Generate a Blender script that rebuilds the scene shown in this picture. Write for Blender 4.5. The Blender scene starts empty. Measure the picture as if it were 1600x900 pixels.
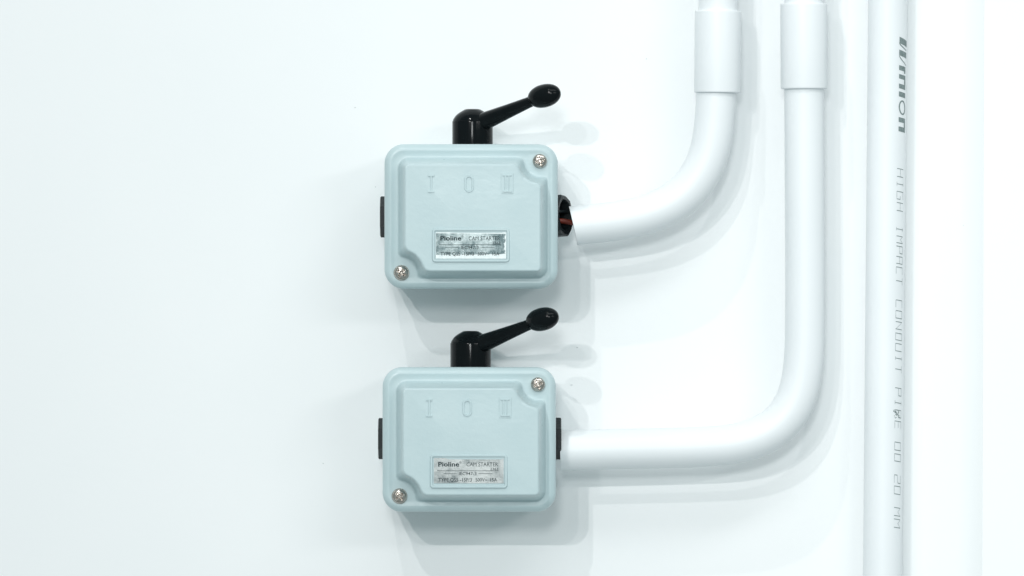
import bpy, bmesh, math, random
from mathutils import Vector, Matrix

# ------------------------------------------------------------------ scene, camera, light
scene = bpy.context.scene
C = scene.collection
D = 4.0                      # camera to wall, metres (long lens)
SW = 0.00032                 # metres per photo pixel on the wall plane

cam_data = bpy.data.cameras.new('camera')
cam = bpy.data.objects.new('camera', cam_data)
C.objects.link(cam)
cam.location = (0, -D, 0)
cam.rotation_euler = (math.radians(90), 0, 0)
cam_data.sensor_width = 36.0
cam_data.lens = 36.0 * D / (1600 * SW)
cam_data.clip_start = 0.05
cam_data.clip_end = 50.0
scene.camera = cam

world = bpy.data.worlds.new('World')
scene.world = world
world.use_nodes = True
bg = world.node_tree.nodes['Background']
bg.inputs['Color'].default_value = (0.83, 1.0, 1.02, 1)
bg.inputs['Strength'].default_value = 0.40

TARGET = Vector((-0.02, 0, -0.02))
ALBEDO = 0.86

def lamp(name, sx, sy, r, share, size, color=(1.0, 1.0, 1.0)):
    """ceiling lamp of the room; sx, sy: how far it throws a shadow over 175 units of depth"""
    d = Vector((-sx, -175.0, sy)).normalized()
    data = bpy.data.lights.new(name, 'AREA')
    data.shape = 'DISK'
    data.size = size
    data.color = color
    data.energy = share * math.pi ** 2 * r * r / (ALBEDO * abs(d.y))
    o = bpy.data.objects.new(name, data)
    C.objects.link(o)
    o.location = TARGET + d * r
    o.rotation_euler = d.to_track_quat('Z', 'Y').to_euler()
    return o

lamp('ceiling_lamp', 54, 57, 6.0, 0.11, 0.075, (1.0, 0.985, 0.975))
lamp('ceiling_lamp', 37, 57, 6.0, 0.05, 0.075, (1.0, 0.985, 0.975))
lamp('ceiling_lamp', 60, 109, 4.5, 0.085, 0.05, (1.0, 0.99, 0.98))
lamp('ceiling_lamp', 66, 297, 2.8, 0.055, 0.03, (1.0, 0.99, 0.98))
tube_light = lamp('ceiling_tube_light', -112, 57, 3.4, 0.065, 0.05, (1.0, 0.995, 0.99))
tube_light.data.shape = 'RECTANGLE'
tube_light.data.size = 1.25
tube_light.data.size_y = 0.05
# long light panel on the ceiling near the wall
panel = lamp('ceiling_panel_light', -70, 210, 2.2, 0.135, 0.5, (0.98, 1.0, 1.0))
panel.data.shape = 'RECTANGLE'
panel.data.size, panel.data.size_y = 1.8, 0.35
# added soft fill spot behind the camera; lifts shadows and brightens the right side
spot = bpy.data.lights.new('added_fill_spot', 'SPOT')
spot.energy = 185.0
spot.spot_size = math.radians(15)
spot.spot_blend = 1.0
spot.shadow_soft_size = 0.28
spot.color = (0.97, 1.0, 1.0)
spot_o = bpy.data.objects.new('added_fill_spot', spot)
C.objects.link(spot_o)
spot_o.location = (-0.1, -4.2, 0.78)
spot_o.rotation_euler = (spot_o.location - Vector((0.26, 0, -0.03))).to_track_quat('Z', 'Y').to_euler()

scene.view_settings.view_transform = 'Standard'
scene.view_settings.look = 'None'
scene.view_settings.exposure = 0.0
scene.view_settings.gamma = 1.0
scene.view_settings.use_curve_mapping = False

# ------------------------------------------------------------------ materials
def nodemat(name):
    m = bpy.data.materials.new(name)
    m.use_nodes = True
    nt = m.node_tree
    return m, nt, nt.nodes['Principled BSDF']

def link(nt, a, ao, b, bi):
    nt.links.new(a.outputs[ao], b.inputs[bi])

def noise(nt, scale, detail=3, rough=0.55, coord='Object', stretch=None):
    tc = nt.nodes.new('ShaderNodeTexCoord')
    n = nt.nodes.new('ShaderNodeTexNoise')
    n.inputs['Scale'].default_value = scale
    n.inputs['Detail'].default_value = detail
    n.inputs['Roughness'].default_value = rough
    if stretch:
        mp = nt.nodes.new('ShaderNodeMapping')
        mp.inputs['Scale'].default_value = stretch
        link(nt, tc, coord, mp, 'Vector')
        link(nt, mp, 'Vector', n, 'Vector')
    else:
        link(nt, tc, coord, n, 'Vector')
    return n

def ramp(nt, src, stops, out='Fac'):
    r = nt.nodes.new('ShaderNodeValToRGB')
    els = r.color_ramp.elements
    while len(els) < len(stops):
        els.new(0.5)
    for e, (p, c) in zip(els, stops):
        e.position = p
        e.color = (*c, 1) if len(c) == 3 else c
    link(nt, src, out, r, 'Fac')
    return r

def bump(nt, bsdf, src, out, strength, dist):
    b = nt.nodes.new('ShaderNodeBump')
    b.inputs['Strength'].default_value = strength
    b.inputs['Distance'].default_value = dist
    link(nt, src, out, b, 'Height')
    link(nt, b, 'Normal', bsdf, 'Normal')

def painted(name, c1, c2, rough, nscale, bump_d, spec=0.5, bscale=None, coat=0.0):
    m, nt, b = nodemat(name)
    n = noise(nt, nscale)
    r = ramp(nt, n, [(0.3, c1), (0.7, c2)])
    link(nt, r, 'Color', b, 'Base Color')
    n3 = noise(nt, nscale * 3.1, 4)
    r3 = ramp(nt, n3, [(0.25, (rough * 0.85,) * 3), (0.75, (min(1, rough * 1.18),) * 3)])
    link(nt, r3, 'Color', b, 'Roughness')
    b.inputs['Specular IOR Level'].default_value = spec
    b.inputs['Coat Weight'].default_value = coat
    b.inputs['Coat Roughness'].default_value = 0.18
    if bump_d:
        n2 = noise(nt, bscale or nscale * 8, 2)
        bump(nt, b, n2, 'Fac', 0.5, bump_d)
    return m

def wall_material():
    m, nt, b = nodemat('white_painted_wall')
    n = noise(nt, 7.0, 5, 0.6)
    base = ramp(nt, n, [(0.3, (0.85, 0.872, 0.88)), (0.7, (0.87, 0.885, 0.89))])
    sp = noise(nt, 210.0, 2, 0.5)
    spot = ramp(nt, sp, [(0.0, (0, 0, 0)), (0.80, (0, 0, 0)), (0.82, (1, 1, 1))])
    mix = nt.nodes.new('ShaderNodeMixRGB')
    mix.inputs['Color2'].default_value = (0.74, 0.75, 0.75, 1)
    link(nt, spot, 'Color', mix, 'Fac')
    link(nt, base, 'Color', mix, 'Color1')
    link(nt, mix, 'Color', b, 'Base Color')
    b.inputs['Roughness'].default_value = 0.62
    b.inputs['Specular IOR Level'].default_value = 0.25
    n2 = noise(nt, 260.0, 3)
    bump(nt, b, n2, 'Fac', 0.12, 0.0004)
    return m

def pvc_material():
    m, nt, b = nodemat('white_pvc')
    n = noise(nt, 22.0, 4)
    r = ramp(nt, n, [(0.3, (0.79, 0.82, 0.838)), (0.7, (0.81, 0.836, 0.852))])
    scuff = noise(nt, 60.0, 4, 0.6, stretch=(1.0, 1.0, 0.12))
    sr = ramp(nt, scuff, [(0.0, (0, 0, 0)), (0.72, (0, 0, 0)), (0.80, (0.5, 0.5, 0.5))])
    mix = nt.nodes.new('ShaderNodeMixRGB')
    mix.inputs['Color2'].default_value = (0.70, 0.725, 0.735, 1)
    link(nt, sr, 'Color', mix, 'Fac')
    link(nt, r, 'Color', mix, 'Color1')
    link(nt, mix, 'Color', b, 'Base Color')
    b.inputs['Roughness'].default_value = 0.42
    b.inputs['Specular IOR Level'].default_value = 0.4
    n2 = noise(nt, 45.0, 3, stretch=(1.0, 1.0, 0.25))
    bump(nt, b, n2, 'Fac', 0.2, 0.0004)
    return m

def foil_material(name, dark, light, seed, metal, lo, hi):
    m, nt, b = nodemat(name)
    tc = nt.nodes.new('ShaderNodeTexCoord')
    mp = nt.nodes.new('ShaderNodeMapping')
    mp.inputs['Location'].default_value = (seed, seed * 0.7, seed * 1.3)
    link(nt, tc, 'Object', mp, 'Vector')
    n = nt.nodes.new('ShaderNodeTexNoise')
    n.inputs['Scale'].default_value = 330.0
    n.inputs['Detail'].default_value = 6
    n.inputs['Roughness'].default_value = 0.75
    link(nt, mp, 'Vector', n, 'Vector')
    big = nt.nodes.new('ShaderNodeTexNoise')
    big.inputs['Scale'].default_value = 75.0
    big.inputs['Detail'].default_value = 2
    link(nt, mp, 'Vector', big, 'Vector')
    add = nt.nodes.new('ShaderNodeMath')
    add.operation = 'MULTIPLY_ADD'
    add.inputs[1].default_value = 0.55
    link(nt, big, 'Fac', add, 0)
    sc = nt.nodes.new('ShaderNodeMath')
    sc.operation = 'MULTIPLY'
    sc.inputs[1].default_value = 0.5
    link(nt, n, 'Fac', sc, 0)
    link(nt, sc, 'Value', add, 2)
    r = ramp(nt, add, [(lo, dark), (hi, light)], 'Value')
    link(nt, r, 'Color', b, 'Base Color')
    b.inputs['Metallic'].default_value = metal
    b.inputs['Roughness'].default_value = 0.38
    bump(nt, b, n, 'Fac', 0.5, 0.0004)
    return m

def metal_material():
    m, nt, b = nodemat('steel_screw')
    n = noise(nt, 420.0, 3)
    r = ramp(nt, n, [(0.3, (0.38, 0.34, 0.30)), (0.7, (0.62, 0.585, 0.545))])
    link(nt, r, 'Color', b, 'Base Color')
    b.inputs['Metallic'].default_value = 1.0
    b.inputs['Roughness'].default_value = 0.26
    n2 = noise(nt, 700.0, 2)
    bump(nt, b, n2, 'Fac', 0.12, 0.0002)
    return m

M = {}
M['wall'] = wall_material()
M['pvc'] = pvc_material()
M['box'] = painted('pale_blue_enamel', (0.465, 0.583, 0.605), (0.49, 0.603, 0.622), 0.32, 60.0, 0.00012, 0.5, 420.0)
M['black'] = painted('black_bakelite', (0.003, 0.005, 0.006), (0.005, 0.007, 0.008), 0.13, 120.0, 0.00005, 0.12, 300.0)
M['nut'] = painted('black_nylon', (0.006, 0.010, 0.012), (0.012, 0.017, 0.019), 0.4, 200.0, 0.0002, 0.3, 700.0)
M['screw'] = metal_material()
M['foil_torn'] = foil_material('torn_silver_foil', (0.11, 0.165, 0.175), (0.52, 0.60, 0.605), 0.31, 0.35, 0.46, 0.63)
M['foil'] = foil_material('grey_silver_foil', (0.17, 0.20, 0.205), (0.50, 0.525, 0.52), 1.73, 0.35, 0.40, 0.60)
M['adhesive'] = painted('white_adhesive_residue', (0.70, 0.78, 0.79), (0.85, 0.9, 0.9), 0.5, 500.0, 0.0002, 0.5, 900.0)
M['ink'] = painted('black_ink', (0.008, 0.02, 0.024), (0.03, 0.05, 0.055), 0.6, 700.0, 0, 0.2)
M['pipe_ink'] = painted('grey_green_ink', (0.14, 0.19, 0.19), (0.27, 0.32, 0.32), 0.6, 900.0, 0, 0.2)
M['faint_ink'] = painted('faint_grey_ink', (0.36, 0.40, 0.41), (0.60, 0.64, 0.65), 0.6, 1100.0, 0, 0.2)
M['speck'] = painted('grey_speck', (0.56, 0.59, 0.60), (0.66, 0.68, 0.69), 0.7, 800.0, 0, 0.2)
M['wire'] = painted('red_wire_insulation', (0.16, 0.022, 0.010), (0.21, 0.03, 0.014), 0.4, 300.0, 0, 0.4)

# ------------------------------------------------------------------ helpers
def W(px, py, d):
    """photo measurement -> metres, for something standing d metres off the wall"""
    s = SW * (D - d) / D
    return Vector(((px - 800) * s, -d, (450 - py) * s))

def mesh_obj(name, verts, faces, mat, parent=None, smooth=True, angle=None):
    me = bpy.data.meshes.new(name)
    me.from_pydata([tuple(v) for v in verts], [], faces)
    bm = bmesh.new()
    bm.from_mesh(me)
    bmesh.ops.recalc_face_normals(bm, faces=bm.faces)
    bm.to_mesh(me)
    bm.free()
    me.materials.append(mat)
    if smooth:
        me.polygons.foreach_set('use_smooth', [True] * len(me.polygons))
        if angle is not None:
            me.set_sharp_from_angle(angle=math.radians(angle))
    o = bpy.data.objects.new(name, me)
    C.objects.link(o)
    o.parent = parent
    return o

def empty(name, loc, label, cat, group=None):
    o = bpy.data.objects.new(name, None)
    C.objects.link(o)
    o.location = loc
    o.empty_display_size = 0.02
    o['label'] = label
    o['category'] = cat
    if group:
        o['group'] = group
    return o

def tag(o, label, cat, group=None):
    o['label'] = label
    o['category'] = cat
    if group:
        o['group'] = group

def frame_of(t):
    t = t.normalized()
    ref = Vector((0, 1, 0)) if abs(t.y) < 0.9 else Vector((0, 0, 1))
    a = t.cross(ref).normalized()
    return a, a.cross(t).normalized()

def loft(rings, close_start=True, close_end=True):
    n = len(rings[0])
    verts = [v for r in rings for v in r]
    faces = []
    for i in range(len(rings) - 1):
        for j in range(n):
            k = (j + 1) % n
            faces.append((i * n + j, i * n + k, (i + 1) * n + k, (i + 1) * n + j))
    if close_start:
        faces.append(tuple(range(n)))
    if close_end:
        faces.append(tuple((len(rings) - 1) * n + j for j in range(n)))
    return verts, faces

def ring(c, a, b, r, n):
    return [c + a * (r * math.cos(2 * math.pi * j / n)) + b * (r * math.sin(2 * math.pi * j / n)) for j in range(n)]

def lathe_along(p0, p1, prof, n=48):
    """prof: list of (fraction of the way, radius)"""
    a, b = frame_of(p1 - p0)
    return loft([ring(p0.lerp(p1, t), a, b, r, n) for t, r in prof])

def catmull(pts, sub=12):
    P = [pts[0] * 2 - pts[1]] + pts + [pts[-1] * 2 - pts[-2]]
    out = []
    for i in range(1, len(P) - 2):
        for k in range(sub):
            t = k / sub
            p0, p1, p2, p3 = P[i - 1], P[i], P[i + 1], P[i + 2]
            out.append(0.5 * ((2 * p1) + (p2 - p0) * t + (2 * p0 - 5 * p1 + 4 * p2 - p3) * t * t + (3 * p1 - p0 - 3 * p2 + p3) * t ** 3))
    out.append(P[-2])
    return out

def smooth_path(pts, times=30):
    pts = list(pts)
    for _ in range(times):
        pts = [pts[0]] + [(pts[i - 1] + pts[i] * 2 + pts[i + 1]) / 4 for i in range(1, len(pts) - 1)] + [pts[-1]]
    return pts

def tube(pts, radii, n=56, wall=0.0017):
    """open-ended hollow pipe: outside, rounded end lip, inside"""
    outer, inner = [], []
    for i, p in enumerate(pts):
        t = pts[min(i + 1, len(pts) - 1)] - pts[max(i - 1, 0)]
        a, b = frame_of(t)
        r = radii[i] if isinstance(radii, (list, tuple)) else radii
        outer.append(ring(p, a, b, r, n))
        inner.append(ring(p, a, b, r - wall, n))
    rings = outer + inner[::-1]
    verts, faces = loft(rings, False, False)
    m = len(rings)
    for j in range(n):
        k = (j + 1) % n
        faces.append(((m - 1) * n + j, (m - 1) * n + k, k, j))
    return verts, faces

def merge(*parts):
    V, F = [], []
    for v, f in parts:
        o = len(V)
        V += list(v)
        F += [tuple(i + o for i in q) for q in f]
    return V, F

def box_vf(x0, x1, y0, y1, z0, z1):
    v = [Vector((x, y, z)) for x in (x0, x1) for y in (y0, y1) for z in (z0, z1)]
    f = [(0, 1, 3, 2), (4, 6, 7, 5), (0, 4, 5, 1), (2, 3, 7, 6), (0, 2, 6, 4), (1, 5, 7, 3)]
    return v, f

def ridge(path, w, y0, h, closed=False, taper=0.3):
    """raised moulding following path [(x, z)] on a face at y = y0, standing h proud towards -y"""
    n = len(path)
    P = [Vector(p) for p in path]
    L, R, LT, RT = [], [], [], []
    for i in range(n):
        if closed:
            d0 = (P[i] - P[i - 1]).normalized()
            d1 = (P[(i + 1) % n] - P[i]).normalized()
        else:
            d0 = (P[i] - P[max(i - 1, 0)])
            d1 = (P[min(i + 1, n - 1)] - P[i])
            d0 = d0.normalized() if d0.length > 1e-9 else d1.normalized()
            d1 = d1.normalized() if d1.length > 1e-9 else d0
        nn = Vector((-(d0.y + d1.y), d0.x + d1.x))
        nn.normalize()
        cosv = max(0.4, nn.dot(Vector((-d0.y, d0.x))))
        o = nn * (w / 2 / cosv)
        ot = nn * ((w / 2 - h * taper) / cosv)
        L.append(P[i] + o); R.append(P[i] - o); LT.append(P[i] + ot); RT.append(P[i] - ot)
    v = []
    for row, y in ((L, y0 + 0.0003), (LT, y0 - h), (RT, y0 - h), (R, y0 + 0.0003)):
        v += [Vector((p.x, y, p.y)) for p in row]
    f = []
    for i in range(n if closed else n - 1):
        k = (i + 1) % n
        for a in range(3):
            f.append((a * n + i, a * n + k, (a + 1) * n + k, (a + 1) * n + i))
    if not closed:
        f.append((0, n, 2 * n, 3 * n))
        f.append((n - 1, 2 * n - 1, 3 * n - 1, 4 * n - 1))
    return v, f

def text_mesh(body, size, x, z, y, align='LEFT', bold=0.0, width=None):
    cu = bpy.data.curves.new('lettering', 'FONT')
    cu.body = body
    cu.size = size
    cu.align_x = align
    cu.offset = bold
    cu.resolution_u = 3
    o = bpy.data.objects.new('lettering', cu)
    C.objects.link(o)
    bpy.context.view_layer.update()
    dg = bpy.context.evaluated_depsgraph_get()
    me = bpy.data.meshes.new_from_object(o.evaluated_get(dg))
    vs = [v.co.copy() for v in me.vertices]
    fs = [tuple(p.vertices) for p in me.polygons]
    bpy.data.objects.remove(o)
    bpy.data.curves.remove(cu)
    bpy.data.meshes.remove(me)
    xs = [v.x for v in vs]
    sx = 1.0
    if width:
        sx = width / (max(xs) - min(xs))
    x_off = min(xs) if align == 'LEFT' else 0
    return [Vector((x + (v.x - x_off) * sx, y, z + v.y)) for v in vs], fs

# ------------------------------------------------------------------ the wall
v, f = box_vf(-1.6, 1.6, 0.0, 0.05, -1.3, 1.3)
wall = mesh_obj('wall', v, f, M['wall'], smooth=False)
wall['kind'] = 'structure'

for px, py, a, b in ((555, 168, 1.3, 0.8), (902, 543, 1.5, 0.7), (893, 601.5, 2.2, 0.7), (587, 292, 0.9, 0.9), (505, 724, 0.9, 0.9), (1010, 92, 1.0, 0.8)):
    c = W(px, py, 0)
    n = 9
    rim = [Vector((c.x + SW * a * math.cos(6.283 * k / n) * (1 + 0.25 * (k % 2)), -0.00002, c.z + SW * b * math.sin(6.283 * k / n))) for k in range(n)]
    top = [Vector((c.x + (p.x - c.x) * 0.6, -0.00018, c.z + (p.z - c.z) * 0.6)) for p in rim]
    mesh_obj('paint_speck', *loft([rim, top]), M['speck'], wall, smooth=False)

# ------------------------------------------------------------------ cam starters
MM = 0.001
PX = SW * (D - 0.060) / D / MM         # mm per photo pixel on the front of a starter
CX, CY = 736.0, 338.0                  # middle of the upper starter in the photo
HA, HB, CR = 42.75, 35.7, 9.6          # cover half width, half height, corner radius (mm)
FLANGE, RISE = 55.0, 16.5

def q(px, py):                          # photo pixel on the upper starter -> local mm
    return (px - CX) * PX, (CY - py) * PX

SCREWS = [q(843.5, 251.5), q(627, 426.5)]

def rrect_loop(a, b, r, ns=150, ms=124, nc=18):
    r = max(r, 0.25)
    pts = []
    segs = [((a - r, b - r), 0), ((-(a - r), b - r), 90), ((-(a - r), -(b - r)), 180), ((a - r, -(b - r)), 270)]
    for i, ((cx, cz), a0) in enumerate(segs):
        for k in range(nc):
            an = math.radians(a0 + 90.0 * k / nc)
            pts.append((cx + r * math.cos(an), cz + r * math.sin(an)))
        an = math.radians(a0 + 90.0)
        p = (cx + r * math.cos(an), cz + r * math.sin(an))
        (nx, nz), na0 = segs[(i + 1) % 4]
        p2 = (nx + r * math.cos(math.radians(na0)), nz + r * math.sin(math.radians(na0)))
        cnt = ns if i % 2 == 0 else ms
        for k in range(cnt):
            t = k / cnt
            pts.append((p[0] + (p2[0] - p[0]) * t, p[1] + (p2[1] - p[1]) * t))
    return pts

def smax(a, b, k):
    h = max(k - abs(a - b), 0.0) / k
    return max(a, b) + h * h * k * 0.25

def plateau_sdf(x, z):
    x0, z1 = q(621.5, 245.5)
    x1, z0 = q(856.0, 435.0)
    cx, cz = (x0 + x1) / 2, (z0 + z1) / 2
    r = 5.5
    dx = abs(x - cx) - (x1 - x0) / 2 + r
    dz = abs(z - cz) - (z1 - z0) / 2 + r
    s = math.hypot(max(dx, 0), max(dz, 0)) + min(max(dx, dz), 0) - r
    for (sx, sz) in SCREWS:
        s = smax(s, 7.6 - math.hypot(x - sx, z - sz), 3.0)
    return s

def smoother(t):
    t = min(1.0, max(0.0, t))
    return t * t * (3 - 2 * t)

def cover_height(x, z, t):
    h = FLANGE
    R = 3.0
    if t < R:
        h -= R - math.sqrt(max(0.0, R * R - (R - t) ** 2))
    h += 0.3 * math.exp(-((t - 3.0) / 1.35) ** 2)
    d = -plateau_sdf(x, z)
    h += RISE * smoother(d / 3.9)
    h += 0.35 * smoother((d - 4.0) / 24.0)          # the casting bulges very slightly
    return h

def build_cover(parent):
    rings = []
    for t, y in ((1.6, 41.0), (0.45, 41.0), (0.15, 41.4), (0.0, 42.0), (-0.05, 47.0)):
        rings.append([Vector((x * MM, -y * MM, z * MM)) for x, z in rrect_loop(HA - t, HB - t, CR - t)])
    ts = [3.0 * (1 - math.cos(math.radians(a))) for a in range(0, 90, 7)]
    tt = 3.0
    while tt < HB - 0.6:
        ts.append(tt)
        tt += 0.42
    for t in ts:
        rings.append([Vector((x * MM, -cover_height(x, z, t) * MM, z * MM)) for x, z in rrect_loop(HA - t, HB - t, CR - t)])
    v, f = loft(rings, False, True)
    return mesh_obj('cover', v, f, M['box'], parent)

def build_base(parent):
    rings = []
    for y, t in ((0.2, 2.6), (0.2, 1.9), (1.0, 1.7), (40.0, 0.9), (41.6, 0.9), (41.6, 3.0)):
        rings.append([Vector((x * MM, -y * MM, z * MM)) for x, z in rrect_loop(HA - t, HB - t, CR - t, 12, 10, 10)])
    v, f = loft(rings, True, True)
    return mesh_obj('base_box', v, f, M['box'], parent, angle=40)

def build_screw(parent, x, z, turn, washer):
    nr, ns = 30, 72
    R = 3.55
    rings = []
    def head(r, an):
        base = FLANGE + 0.9
        d = base + 2.0 * math.sqrt(max(0.0, 1 - (r / R) ** 2)) ** 0.8
        u, w = r * math.cos(an - turn), r * math.sin(an - turn)
        slot = 0.0
        for p, s in ((u, w), (w, u)):
            e = max(abs(p) - 2.15, abs(s) - 0.5)
            slot = max(slot, smoother((0.08 - e) / 0.16))
        centre = smoother((1.05 - math.hypot(u, w)) / 0.5)
        return d - 1.8 * slot - 0.4 * centre
    for i in range(nr + 1):
        r = R * (1 - (i / nr)) if i < nr else 0.02
        rings.append([Vector(((x + r * math.cos(2 * math.pi * j / ns)) * MM, -head(r, 2 * math.pi * j / ns) * MM,
                              (z + r * math.sin(2 * math.pi * j / ns)) * MM)) for j in range(ns)])
    skirt = [[Vector(((x + R * math.cos(2 * math.pi * j / ns)) * MM, -(FLANGE - 0.8) * MM, (z + R * math.sin(2 * math.pi * j / ns)) * MM)) for j in range(ns)]]
    v, f = loft(skirt + rings, False, True)
    s = mesh_obj('screw', v, f, M['screw'], parent)
    if washer:
        c = Vector((x * MM, -(FLANGE - 0.6) * MM, z * MM))
        c2 = Vector((x * MM, -(FLANGE + 0.45) * MM, z * MM))
        v, f = lathe_along(c, c2, [(0, 3.9 * MM), (0.7, 3.9 * MM), (1.0, 3.6 * MM), (1.0, 2.0 * MM)], 40)
        mesh_obj('washer', v, f, M['screw'], s, angle=40)
    return s

def hexring(x0, x1, R, hole, cz, cy, rot_y=0.0, bevel=0.7):
    """hexagonal nut on an axis along x, a flat side towards the room; hole=0 makes a plug"""
    def hx(x, r):
        return [Vector((x, cy + r * math.cos(math.radians(30 + 60 * k)), cz + r * math.sin(math.radians(30 + 60 * k)))) for k in range(6)]
    rings = [hx(x0, R), hx(x1 - bevel * 0.5, R), hx(x1, R - bevel)]
    if hole:
        def circ(x, r):
            return [Vector((x, cy + r * math.cos(math.radians(30 + 60 * k)), cz + r * math.sin(math.radians(30 + 60 * k)))) for k in range(6)]
        rings += [circ(x1, hole), circ(x0 + 0.6, hole)]
        return loft(rings, True, True)
    rings += [hx(x1, R - 2.6), hx(x1 - 0.9, R - 3.0)]
    return loft(rings, True, True)

def scale_vf(vf, s=MM):
    return [p * s for p in vf[0]], vf[1]

def flip_x(vf):
    return [Vector((-p.x, p.y, p.z)) for p in vf[0]], vf[1]

def build_lever(parent):
    lev = bpy.data.objects.new('lever', None)
    C.objects.link(lev)
    lev.parent = parent
    hx, hd = 0.6, 30.0                                 # hub axis
    a, b = Vector((1, 0, 0)), Vector((0, 1, 0))
    prof = [(33.5, 10.1), (47.0, 10.1), (47.5, 10.0), (47.7, 9.75), (48.0, 9.8), (48.9, 9.35), (50.0, 8.6), (51.1, 7.5), (52.0, 6.2), (52.8, 4.8), (53.3, 3.9), (53.5, 3.1), (53.55, 0.3)]
    rings = [ring(Vector((hx, -hd, z)), a, b, r, 56) for z, r in prof]
    mesh_obj('lever_hub', *scale_vf(loft(rings)), M['black'], lev, angle=35)
    loc = lambda px, py, d: (W(px, py, d * MM) - W(CX, CY, 0.060)) / MM
    p0 = loc(750, 192.5, 34.0)
    p1 = loc(850.5, 149.8, 57.0)
    p0.y, p1.y = -34.0, -57.0
    v, f = lathe_along(p0, p1.lerp(p0, 0.06), [(0, 4.55), (0.12, 4.4), (0.5, 3.4), (0.8, 2.75), (1.0, 2.55)], 40)
    mesh_obj('lever_arm', *scale_vf((v, f)), M['black'], lev, angle=50)
    ax = Vector((0.80, -0.58, 0.19)).normalized()
    L, w = 9.3, 5.75
    prof = []
    for k in range(0, 33):
        t = -1 + 2 * k / 32
        rr = w * math.sqrt(max(0.0, 1 - abs(t) ** 2.15))
        prof.append(((t + 1) / 2, max(rr, 0.9 if t > 0 else 0.4)))
    prof.append((1.012, 0.5))
    v, f = lathe_along(p1 - ax * L, p1 + ax * L, prof, 48)
    mesh_obj('lever_knob', *scale_vf((v, f)), M['black'], lev, angle=50)

def rect_path(x0, x1, z0, z1, r, n=5):
    pts = []
    for cx, cz, a0 in ((x1 - r, z1 - r, 0), (x0 + r, z1 - r, 90), (x0 + r, z0 + r, 180), (x1 - r, z0 + r, 270)):
        for k in range(n + 1):
            an = math.radians(a0 + 90 * k / n)
            pts.append((cx + r * math.cos(an), cz + r * math.sin(an)))
    return pts

def bulge_at(x, z):
    return cover_height(x, z, 20.0)

def build_numerals(cover):
    def on(vf, cx, cz):
        y = bulge_at(cx, cz)
        return [Vector((p.x + cx, p.y - y, p.z + cz)) for p in vf[0]], vf[1]
    w, h = 1.05, 0.48
    cx, cz = q(674.2, 287.5)
    H = 3.95
    parts = [on(ridge([(0, -H), (0, H)], w, 0, h), cx, cz),
             on(ridge([(-1.5, H), (1.5, H)], 0.95, 0, h * 1.05), cx, cz),
             on(ridge([(-1.5, -H), (1.5, -H)], 0.95, 0, h * 1.05), cx, cz)]
    mesh_obj('raised_numeral', *scale_vf(merge(*parts)), M['box'], cover, smooth=False)
    cx, cz = q(733.2, 287.5)
    mesh_obj('raised_numeral', *scale_vf(on(ridge(rect_path(-1.85, 1.85, -3.75, 3.75, 1.84, 8), 1.05, 0, h, True), cx, cz)), M['box'], cover, smooth=False)
    cx, cz = q(792.4, 287.0)
    parts = [on(ridge([(0, -5.05), (0, 5.05)], 6.1, 0, 0.3), cx, cz)]
    for dx in (-0.9, 0.9):
        parts.append(on(ridge([(dx, -H), (dx, H)], 0.8, -0.28, h * 0.85), cx, cz))
    for s in (-1, 1):
        parts.append(on(ridge([(-2.25, s * H), (2.25, s * H)], 0.8, -0.28, h * 0.9), cx, cz))
    mesh_obj('raised_numeral', *scale_vf(merge(*parts)), M['box'], cover, smooth=False)

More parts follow.
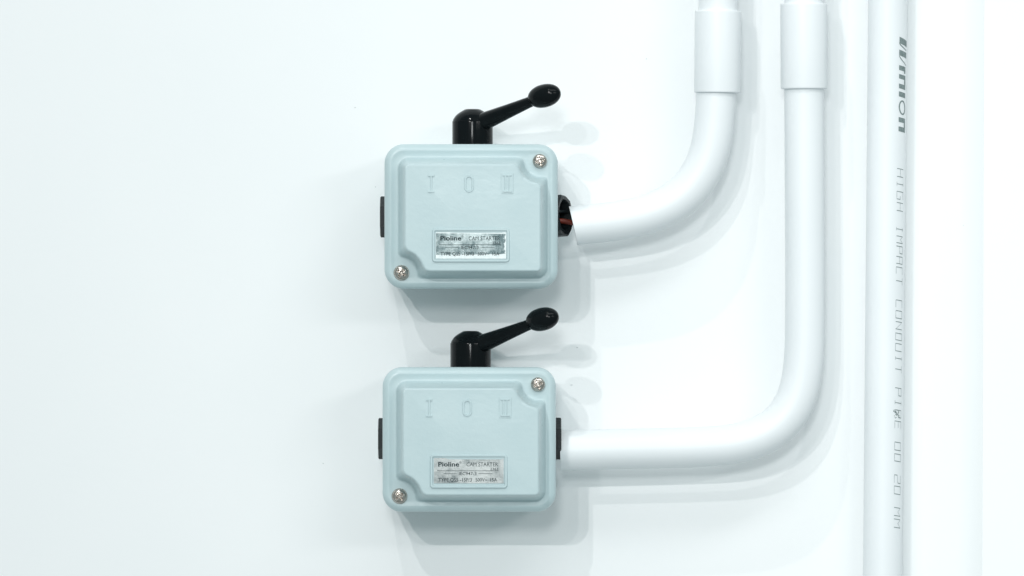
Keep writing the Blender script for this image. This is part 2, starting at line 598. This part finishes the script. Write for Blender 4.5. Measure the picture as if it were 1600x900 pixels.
def build_nameplate(parent, torn, dx, dz):
    x0, z1 = q(678.0, 359.0)
    x1, z0 = q(794.0, 407.5)
    x0 += dx; x1 += dx; z0 += dz; z1 += dz
    yb = -bulge_at((x0 + x1) / 2, (z0 + z1) / 2)
    v, f = ridge(rect_path(x0, x1, z0, z1, 0.9), 1.5, yb, 0.75, True, 0.45)
    mesh_obj('nameplate_frame', *scale_vf((v, f)), M['box'], parent, angle=30)
    # sticker: a sheet with its own thickness; its cut or torn outline
    rnd = random.Random(5 if torn else 9)
    a0, a1, b0, b1 = x0 + 1.0, x1 - 1.0, z0 + 1.0, z1 - 1.0
    yl = yb - 0.12
    def sheet(outline, y, t):
        n = len(outline)
        vv = [Vector((p[0], y, p[1])) for p in outline] + [Vector((p[0], y + t, p[1])) for p in outline]
        ff = [tuple(range(n)), tuple(range(n, 2 * n))[::-1]] + [(i, (i + 1) % n, n + (i + 1) % n, n + i) for i in range(n)]
        return vv, ff
    if torn:
        mesh_obj('sticker_backing', *scale_vf(sheet([(a0, b0), (a1, b0), (a1, b1 - 0.3), (a0, b1 - 0.3)], yl, 0.3)), M['adhesive'], parent, smooth=False)
        out = [(a0 + 0.15, b0 + 1.9)]
        n = 26
        for k in range(1, n):
            t = k / n
            out.append((a0 + (a1 - a0 - 1.0) * t, b0 + 1.75 + 0.55 * t + rnd.uniform(-0.16, 0.16)))
        zz = b0 + 2.6
        while zz < b1 - 1.4:
            out.append((a1 - rnd.uniform(0.15, 1.0), zz))
            zz += rnd.uniform(0.5, 0.95)
        out += [(a1 - 0.2, b1 - 1.15), (a0 + (a1 - a0) * 0.5, b1 - 0.95), (a0 + 0.15, b1 - 0.8)]
        plate = mesh_obj('nameplate', *scale_vf(sheet(out, yl - 0.06, 0.1)), M['foil_torn'], parent, smooth=False)
        # specks where the foil is scratched through to the white backing
        parts = []
        for k in range(46):
            cx = a0 + (a1 - a0) * min(0.97, max(0.03, rnd.gauss(0.52, 0.26)))
            cz = b0 + 2.2 + (b1 - b0 - 3.4) * rnd.random()
            r = rnd.choice((0.1, 0.14, 0.18, 0.22, 0.42 if k % 9 == 0 else 0.2))
            out = [(cx + r * rnd.uniform(0.5, 1.2) * math.cos(i * math.pi / 3.5), cz + r * rnd.uniform(0.6, 1.4) * math.sin(i * math.pi / 3.5)) for i in range(7)]
            parts.append(sheet(out, yl - 0.085, 0.02))
        mesh_obj('scratch_marks', *scale_vf(merge(*parts)), M['adhesive'], plate, smooth=False)
    else:
        out = [(a0 + 0.1, b0 + 0.75), (a1 - 0.2, b0 + 0.7), (a1 - 0.15, b1 - 0.25), (a0 + 0.1, b1 - 0.2)]
        plate = mesh_obj('nameplate', *scale_vf(sheet(out, yl, 0.3)), M['foil'], parent, smooth=False)
    yt = yl - 0.115 if torn else yl - 0.03
    kx = PX
    tx = lambda px: q(px, 0)[0] + (0 if torn else dx)
    tz = lambda py: q(0, py)[1] + (0 if torn else dz)
    o = 0.0 if torn else 0.0
    parts = [
        text_mesh('Pioline', 3.15, tx(688.4), tz(375.8), yt, bold=0.075, width=32.6 * kx),
        text_mesh('®', 1.5, tx(721.6), tz(371.0), yt, width=3.0 * kx),
        text_mesh('CAM STARTER', 2.75, tx(732.5), tz(375.6), yt, bold=0.0, width=49.0 * kx),
        text_mesh('2363', 1.75, tx(769.5), tz(381.6), yt, bold=0.01, width=12.2 * kx),
        text_mesh('IEC947-3', 2.25, tx(720.8), tz(389.4), yt, bold=0.015, width=27.0 * kx),
        text_mesh('TYPE QS5 -15P/3', 2.5, tx(688.6), tz(399.4), yt, bold=0.012, width=52.0 * kx),
        text_mesh('500V~', 2.4, tx(746.5), tz(399.2), yt, bold=0.01, width=18.0 * kx),
        text_mesh('15A', 2.4, tx(769.5), tz(399.2), yt, bold=0.012, width=10.6 * kx),
    ]
    def line(pxa, pxb, py, w):
        xa, xb, zc = tx(pxa), tx(pxb), tz(py)
        return [Vector((xa, yt, zc - w)), Vector((xb, yt, zc - w)), Vector((xb, yt, zc + w)), Vector((xa, yt, zc + w))], [(0, 1, 2, 3)]
    parts += [line(686.5, 782.5, 382.6, 0.11), line(696.5, 717.0, 387.0, 0.09), line(751.0, 773.0, 387.0, 0.09)]
    mesh_obj('printed_lettering', *scale_vf(merge(*parts)), M['ink'], plate, smooth=False)

def build_left_nut(parent):
    v, f = hexring(40.6, 45.3, 10.2, 0, 0.0, -27.0)
    mesh_obj('gland_nut', *scale_vf(flip_x((v, f))), M['nut'], parent, angle=20)

def build_right_nut(parent, open_nut):
    if not open_nut:
        v, f = hexring(40.6, 45.6, 10.4, 7.4, 0.0, -27.0)
        mesh_obj('gland_nut', *scale_vf((v, f)), M['nut'], parent, angle=20)
        return
    n = 10
    rings = []
    R, hole = 10.7, 8.2
    rot = Matrix.Rotation(math.radians(-23), 3, 'Z') @ Matrix.Rotation(math.radians(-4), 3, 'Y')
    def rg(x, r, m=12):
        out = []
        for k in range(m):
            an = math.radians(360 * k / m + 15)
            rr = r * (1.0 if k % 2 else 0.955)
            out.append(Vector((x, rr * math.cos(an), rr * math.sin(an))))
        return out
    for x, r in ((-4.0, R), (1.6, R), (2.3, R - 0.6), (2.3, hole + 0.2), (1.9, hole), (-3.2, hole - 0.6)):
        rings.append(rg(x, r))
    v, f = loft(rings, True, True)
    c = Vector((44.6, -27.0, 0.6))
    nut = mesh_obj('gland_nut', *scale_vf(([rot @ p + c for p in v], f)), M['nut'], parent, angle=20)
    nut['label'] = 'open black gland nut with a cross bar and a red wire inside'
    bv, bf = box_vf(-2.8, 1.7, -8.4, 8.4, 1.5, 2.7)
    mesh_obj('cross_bar', *scale_vf(([rot @ p + c for p in bv], bf)), M['nut'], nut, smooth=False)

def build_starter(px, py, label, torn, open_nut, plate_shift, turns):
    c = W(px, py, 0.060)
    root = empty('cam_starter', (c.x, 0, c.z), label, 'switch box', 'black-levered starter boxes on the wall')
    cover = build_cover(root) if 'cover' not in protos else None
    if cover is None:
        cover = protos['cover'].copy()
        C.objects.link(cover)
        cover.parent = root
    else:
        protos['cover'] = cover
    build_base(root)
    build_numerals(cover)
    for (x, z), t, w in zip(SCREWS, turns, (False, True)):
        build_screw(root, x, z, t, w)
    build_lever(root)
    build_nameplate(root, torn, *plate_shift)
    build_left_nut(root)
    build_right_nut(root, open_nut)
    return root

protos = {}
upper = build_starter(736, 338, 'upper pale blue starter box with torn foil nameplate and open gland', True, True, (0, 0), (0.30, 0.95))
lower = build_starter(733, 687.3, 'lower pale blue starter box with intact grey nameplate', False, False, (-0.1, -0.9), (0.45, 0.62))

# red wire in the open gland of the upper starter
base = upper.location
wp = [base + Vector((x, y, z)) * MM for x, y, z in ((41.5, -27, -1.6), (44, -27, -1.9), (47, -26.5, -2.3), (54, -25.5, -3.4), (66, -25, -3.8))]
wp = catmull(wp, 6)
v, f = tube(wp, 0.0013, 14, 0.0009)
wire = mesh_obj('wire', v, f, M['wire'])
tag(wire, 'short red wire showing inside the open gland of the upper box', 'wire')

# ------------------------------------------------------------------ conduits
PD = 0.0245                              # axis of the two bent conduits off the wall

def conduit(name, label, path, radii, coupling, upper_path, upper_r, slant=0.0):
    foot = W(path[0][0], path[0][1], PD)
    root = empty(name, (foot.x, 0, foot.z), label, 'conduit', 'bent conduits with couplings')
    inv = -root.location
    def rel(vf):
        return [p + inv for p in vf[0]], vf[1]
    pts = smooth_path(catmull([W(x, y, PD) for x, y in path], 14), 60)
    n = len(pts)
    rr = [radii[0] + (radii[1] - radii[0]) * i / (n - 1) for i in range(n)]
    tv, tf = tube(pts, rr, 64)
    for i in range(64):                       # the saw cut at the free end
        for p in (tv[i], tv[len(tv) - 64 + i]):
            p.x -= slant * (p.z - pts[0].z)
    mesh_obj('bent_pipe', *rel((tv, tf)), M['pvc'], root, angle=50)
    (x0, y0), (x1, y1), hw = coupling
    a, b = W(x0, y0, PD), W(x1, y1, PD)
    r = hw * SW
    steps = [a.lerp(b, t) for t in (0, 0.006, 0.02, 0.5, 0.98, 0.994, 1.0)]
    mesh_obj('coupling', *rel(tube(steps, [r * 0.975, r * 0.993, r, r, r, r * 0.993, r * 0.975], 64, r - upper_r + 0.0001)), M['pvc'], root, angle=50)
    up = [W(x, y, PD) for x, y in upper_path]
    mesh_obj('upper_pipe', *rel(tube([up[0].lerp(up[1], k / 6) for k in range(7)], upper_r, 64)), M['pvc'], root, angle=50)
    return root

conduit('conduit', 'white conduit with open slanting end curving up from beside the upper box',
        [(896.0, 353.0), (940, 348.5), (980, 343), (1018, 333), (1052, 317), (1080, 293), (1101, 260), (1112.5, 222), (1117, 180), (1119, 150), (1119.5, 120)],
        (30.5 * SW, 31.0 * SW), ((1120.8, 145), (1122.0, 17), 36.0), [(1121, 80), (1123.5, -160)], 30.0 * SW, 0.13)
conduit('conduit', 'white conduit running right from the lower box then turning up between two pipes',
        [(875.0, 704), (950, 702), (1030, 700.5), (1100, 698), (1140, 695), (1175, 687), (1205, 673), (1228, 652), (1244, 624), (1253, 590), (1257, 550), (1258, 500), (1258, 400), (1257.5, 300), (1256.5, 140), (1256, 110)],
        (31.3 * SW, 30.8 * SW), ((1256.5, 139), (1256.0, 6), 36.5), [(1256.2, 80), (1255, -160)], 30.0 * SW)

# straight printed conduit
PD3 = 0.0115
R3 = 30.4 * SW
top3, bot3 = W(1388.5, -160, PD3), W(1377.5, 1060, PD3)
printed = empty('conduit', (bot3.x, 0, bot3.z), 'straight white conduit with printed lettering along its right side', 'conduit')
inv3 = -printed.location
axis3 = (bot3 - top3).normalized()
side3 = Vector((0, -1, 0)).cross(axis3).normalized()
if side3.x < 0:
    side3 = -side3
front3 = Vector((0, -1, 0))
v, f = tube([top3.lerp(bot3, k / 10) for k in range(11)], R3, 72)
mesh_obj('pipe', [p + inv3 for p in v], f, M['pvc'], printed, angle=50)

def on_pipe(py, ang, lift=0.00006):
    """point on the printed conduit: photo row py, angle in degrees round from the front to the right"""
    t = (py + 160) / 1220.0
    a = math.radians(ang)
    return top3.lerp(bot3, t) + (side3 * math.sin(a) + front3 * math.cos(a)) * (R3 + lift) + inv3

def wrapped(polys):
    """polys: lists of (row, angle); each is cut into strips so it follows the curve"""
    V, F = [], []
    for poly in polys:
        o = len(V)
        V += [on_pipe(r, a) for r, a in poly]
        F.append(tuple(range(o, o + len(poly))))
    return V, F

def strip(pts, widths):
    """brush stroke in (row, angle-unit) space; pts [(row, v)] with v 0..1 -> quads"""
    out = []
    for i in range(len(pts) - 1):
        (r0, v0), (r1, v1) = pts[i], pts[i + 1]
        w0, w1 = widths[i], widths[i + 1]
        out.append([(r0 - w0, v0), (r0 + w0, v0), (r1 + w1, v1), (r1 - w1, v1)])
    return out

# the logo, drawn letter by letter: (row, v), v = 0 at the foot of the letters
A0, A1 = 35.0, 66.0
def av(vv):
    return A0 + (A1 - A0) * vv
def thick(r0, r1, w, v0=0.0, v1=1.0, n=6):
    return strip([(r0 + (r1 - r0) * k / n, v0 + (v1 - v0) * k / n) for k in range(n + 1)], [w / 2] * (n + 1))
def arc_up(r0, r1, n=10, v1=1.0, w0=1.5, w1=0.8):
    pts, ws = [], []
    for k in range(n + 1):
        t = k / n
        pts.append((r0 + (r1 - r0) * t, v1 * (1 - math.cos(t * math.pi / 2)) ** 0.9))
        ws.append(w0 + (w1 - w0) * t)
    return strip(pts, ws)
def slab(r0, r1, v0, v1):
    return [[(r0, v0), (r1, v0), (r1, v1), (r0, v1)]]

logo = []
logo += thick(63.0, 69.5, 10.0, 0.02, 1.32)
logo += arc_up(67.0, 79.5, v1=1.15)
logo += thick(82.5, 87.5, 9.0, 0.0, 1.2)
logo += arc_up(86.0, 103.0, v1=1.15)
logo += thick(106.0, 109.0, 7.6)
logo += slab(109, 115.5, 0.74, 0.98)
logo += thick(119.5, 122.5, 7.0)
logo += slab(123, 136, 0.76, 1.0)
logo += thick(134.5, 137.5, 7.2)
logo += thick(147.0, 150.0, 8.0)
ring_o = []
for k in range(28):
    a = 2 * math.pi * k / 28; b = 2 * math.pi * (k + 1) / 28
    def ov(an, s, w):
        return (168.5 + 11.5 * s * math.cos(an) + 1.2 * math.sin(an), 0.5 + 0.5 * w * math.sin(an))
    ring_o.append([ov(a, 1, 1.02), ov(b, 1, 1.02), ov(b, 0.78, 0.70), ov(a, 0.78, 0.70)])
logo += ring_o
logo += thick(187.0, 189.5, 7.5)
logo += slab(190, 203, 0.76, 1.0)
logo += thick(201.5, 204.0, 7.5)
polys = [[(r, av(vv)) for r, vv in p] for p in logo]
v, f = wrapped(polys)
mesh_obj('printed_logo', v, f, M['pipe_ink'], printed, smooth=False)

# the line of small printing in thin machine letters
GL = {  # strokes on a grid 0..4 across, 0..6 up
    'H': [[(0, 0), (0, 6)], [(4, 0), (4, 6)], [(0, 3), (4, 3)]],
    'I': [[(2, 0), (2, 6)], [(1, 0), (3, 0)], [(1, 6), (3, 6)]],
    'G': [[(4, 6), (0, 6)], [(0, 6), (0, 0)], [(0, 0), (4, 0)], [(4, 0), (4, 3)], [(4, 3), (2.2, 3)]],
    'M': [[(0, 0), (0, 6)], [(0, 6), (2, 3.4)], [(2, 3.4), (4, 6)], [(4, 6), (4, 0)]],
    'P': [[(0, 0), (0, 6)], [(0, 6), (4, 6)], [(4, 6), (4, 3)], [(4, 3), (0, 3)]],
    'A': [[(0, 0), (0, 6)], [(0, 6), (4, 6)], [(4, 6), (4, 0)], [(0, 3), (4, 3)]],
    'C': [[(4, 6), (0, 6)], [(0, 6), (0, 0)], [(0, 0), (4, 0)]],
    'T': [[(2, 0), (2, 6)], [(0, 6), (4, 6)]],
    'O': [[(0, 0), (0, 6)], [(0, 6), (4, 6)], [(4, 6), (4, 0)], [(4, 0), (0, 0)]],
    'N': [[(0, 0), (0, 6)], [(0, 6), (4, 0)], [(4, 0), (4, 6)]],
    'D': [[(0.3, 0), (0.3, 6)], [(0, 6), (4, 6)], [(4, 6), (4, 0)], [(4, 0), (0, 0)]],
    'U': [[(0, 6), (0, 0)], [(0, 0), (4, 0)], [(4, 0), (4, 6)]],
    'E': [[(0, 0), (0, 6)], [(0, 6), (4, 6)], [(0, 3), (3.4, 3)], [(0, 0), (4, 0)]],
    '2': [[(0, 6), (4, 6)], [(4, 6), (4, 3)], [(4, 3), (0, 2.6)], [(0, 2.6), (0, 0)], [(0, 0), (4, 0)]],
    '0': [[(0, 0), (0, 6)], [(0, 6), (4, 6)], [(4, 6), (4, 0)], [(4, 0), (0, 0)]],
}
B0, B1 = 31.0, 57.0
dark, faint = [], []
rnd = random.Random(3)
def stroke(p, r, w):
    (x0, y0), (x1, y1) = p
    n = 3
    px_per_deg = 0.53
    d = Vector((x1 - x0, (y1 - y0) * px_per_deg))
    nn = Vector((-d.y, d.x)).normalized() * w
    out = []
    for k in range(n):
        a, b = k / n, (k + 1) / n
        c0 = (x0 + (x1 - x0) * a, y0 + (y1 - y0) * a)
        c1 = (x0 + (x1 - x0) * b, y0 + (y1 - y0) * b)
        out.append([(c0[0] + nn.x, c0[1] + nn.y / px_per_deg), (c1[0] + nn.x, c1[1] + nn.y / px_per_deg),
                    (c1[0] - nn.x, c1[1] - nn.y / px_per_deg), (c0[0] - nn.x, c0[1] - nn.y / px_per_deg)])
    return out
WORDS = [('HIGH', 263.5, 329), ('IMPACT', 352, 444), ('CONDUIT', 468, 582), ('PIPE', 605, 669), ('OD', 690, 720), ('20', 741, 771), ('MM', 792, 823)]
for word, r0, r1 in WORDS:
    pitch = (r1 - r0 + 5.0) / len(word)
    gw = pitch - 5.5
    for i, ch in enumerate(word):
        s0 = r0 + i * pitch
        for (xa, ya), (xb, yb) in GL[ch]:
            jit = rnd.uniform(-0.25, 0.25)
            pa = (s0 + xa / 4 * gw + ya / 6 * 1.8 + jit, B0 + (B1 - B0) * ya / 6)
            pb = (s0 + xb / 4 * gw + yb / 6 * 1.8 + jit, B0 + (B1 - B0) * yb / 6)
            upright = abs(xa - xb) < 1.0
            if upright:
                dark += stroke((pa, pb), 0, 0.56)
            else:
                faint += stroke((pa, pb), 0, 0.5)
for k in range(34):                              # overprinted, smudged letter
    r, a = rnd.uniform(640, 653), rnd.uniform(27, 50)
    s = rnd.uniform(0.4, 1.1)
    dark.append([(r - s, a - s * 1.6), (r + s, a - s * 1.4), (r + s * 0.8, a + s * 1.6), (r - s * 0.9, a + s * 1.3)])
def write(name, polys, mat, lift):
    V, F = [], []
    for poly in polys:
        o = len(V)
        V += [on_pipe(r, a, lift) for r, a in poly]
        F.append(tuple(range(o, o + len(poly))))
    mesh_obj(name, V, F, mat, printed, smooth=False)
write('printed_letters', dark, M['pipe_ink'], 0.00009)
write('printed_thin_strokes', faint, M['faint_ink'], 0.00006)

# ------------------------------------------------------------------ shallow trunking at the right
prof = []
xl, xr, hgt = 1440.0, 1536.0, 0.0032
for k in range(0, 61):
    t = -1 + 2 * k / 60
    if t < 0.3:
        prof.append((t, smoother((t + 1) / 1.3)))
    else:
        prof.append((t, 1 - max(0.0, (t - 0.3) / 0.7) ** 1.7))
rings = []
for py, lean in ((-160, 2.2), (200, 0.8), (450, 0), (700, -1.0), (1060, -2.2)):
    rg = []
    for t, hh in prof:
        d = hgt * hh
        p = W((xl + xr) / 2 + (xr - xl) / 2 * t + lean, py, 0)
        rg.append(Vector((p.x, -d - 0.0002, p.z)))
    p0, p1 = rg[0].copy(), rg[-1].copy()
    rg += [Vector((p1.x, -0.0001, p1.z)), Vector((p0.x, -0.0001, p0.z))]
    rings.append(rg)
v, f = loft(rings)
foot = W((xl + xr) / 2, 1060, 0)
tr = mesh_obj('trunking', [p - Vector((foot.x, 0, foot.z)) for p in v], f, M['wall'], angle=60)
tr.location = (foot.x, 0, foot.z)
tag(tr, 'smooth white trunking with rounded edges right of the printed conduit', 'trunking')
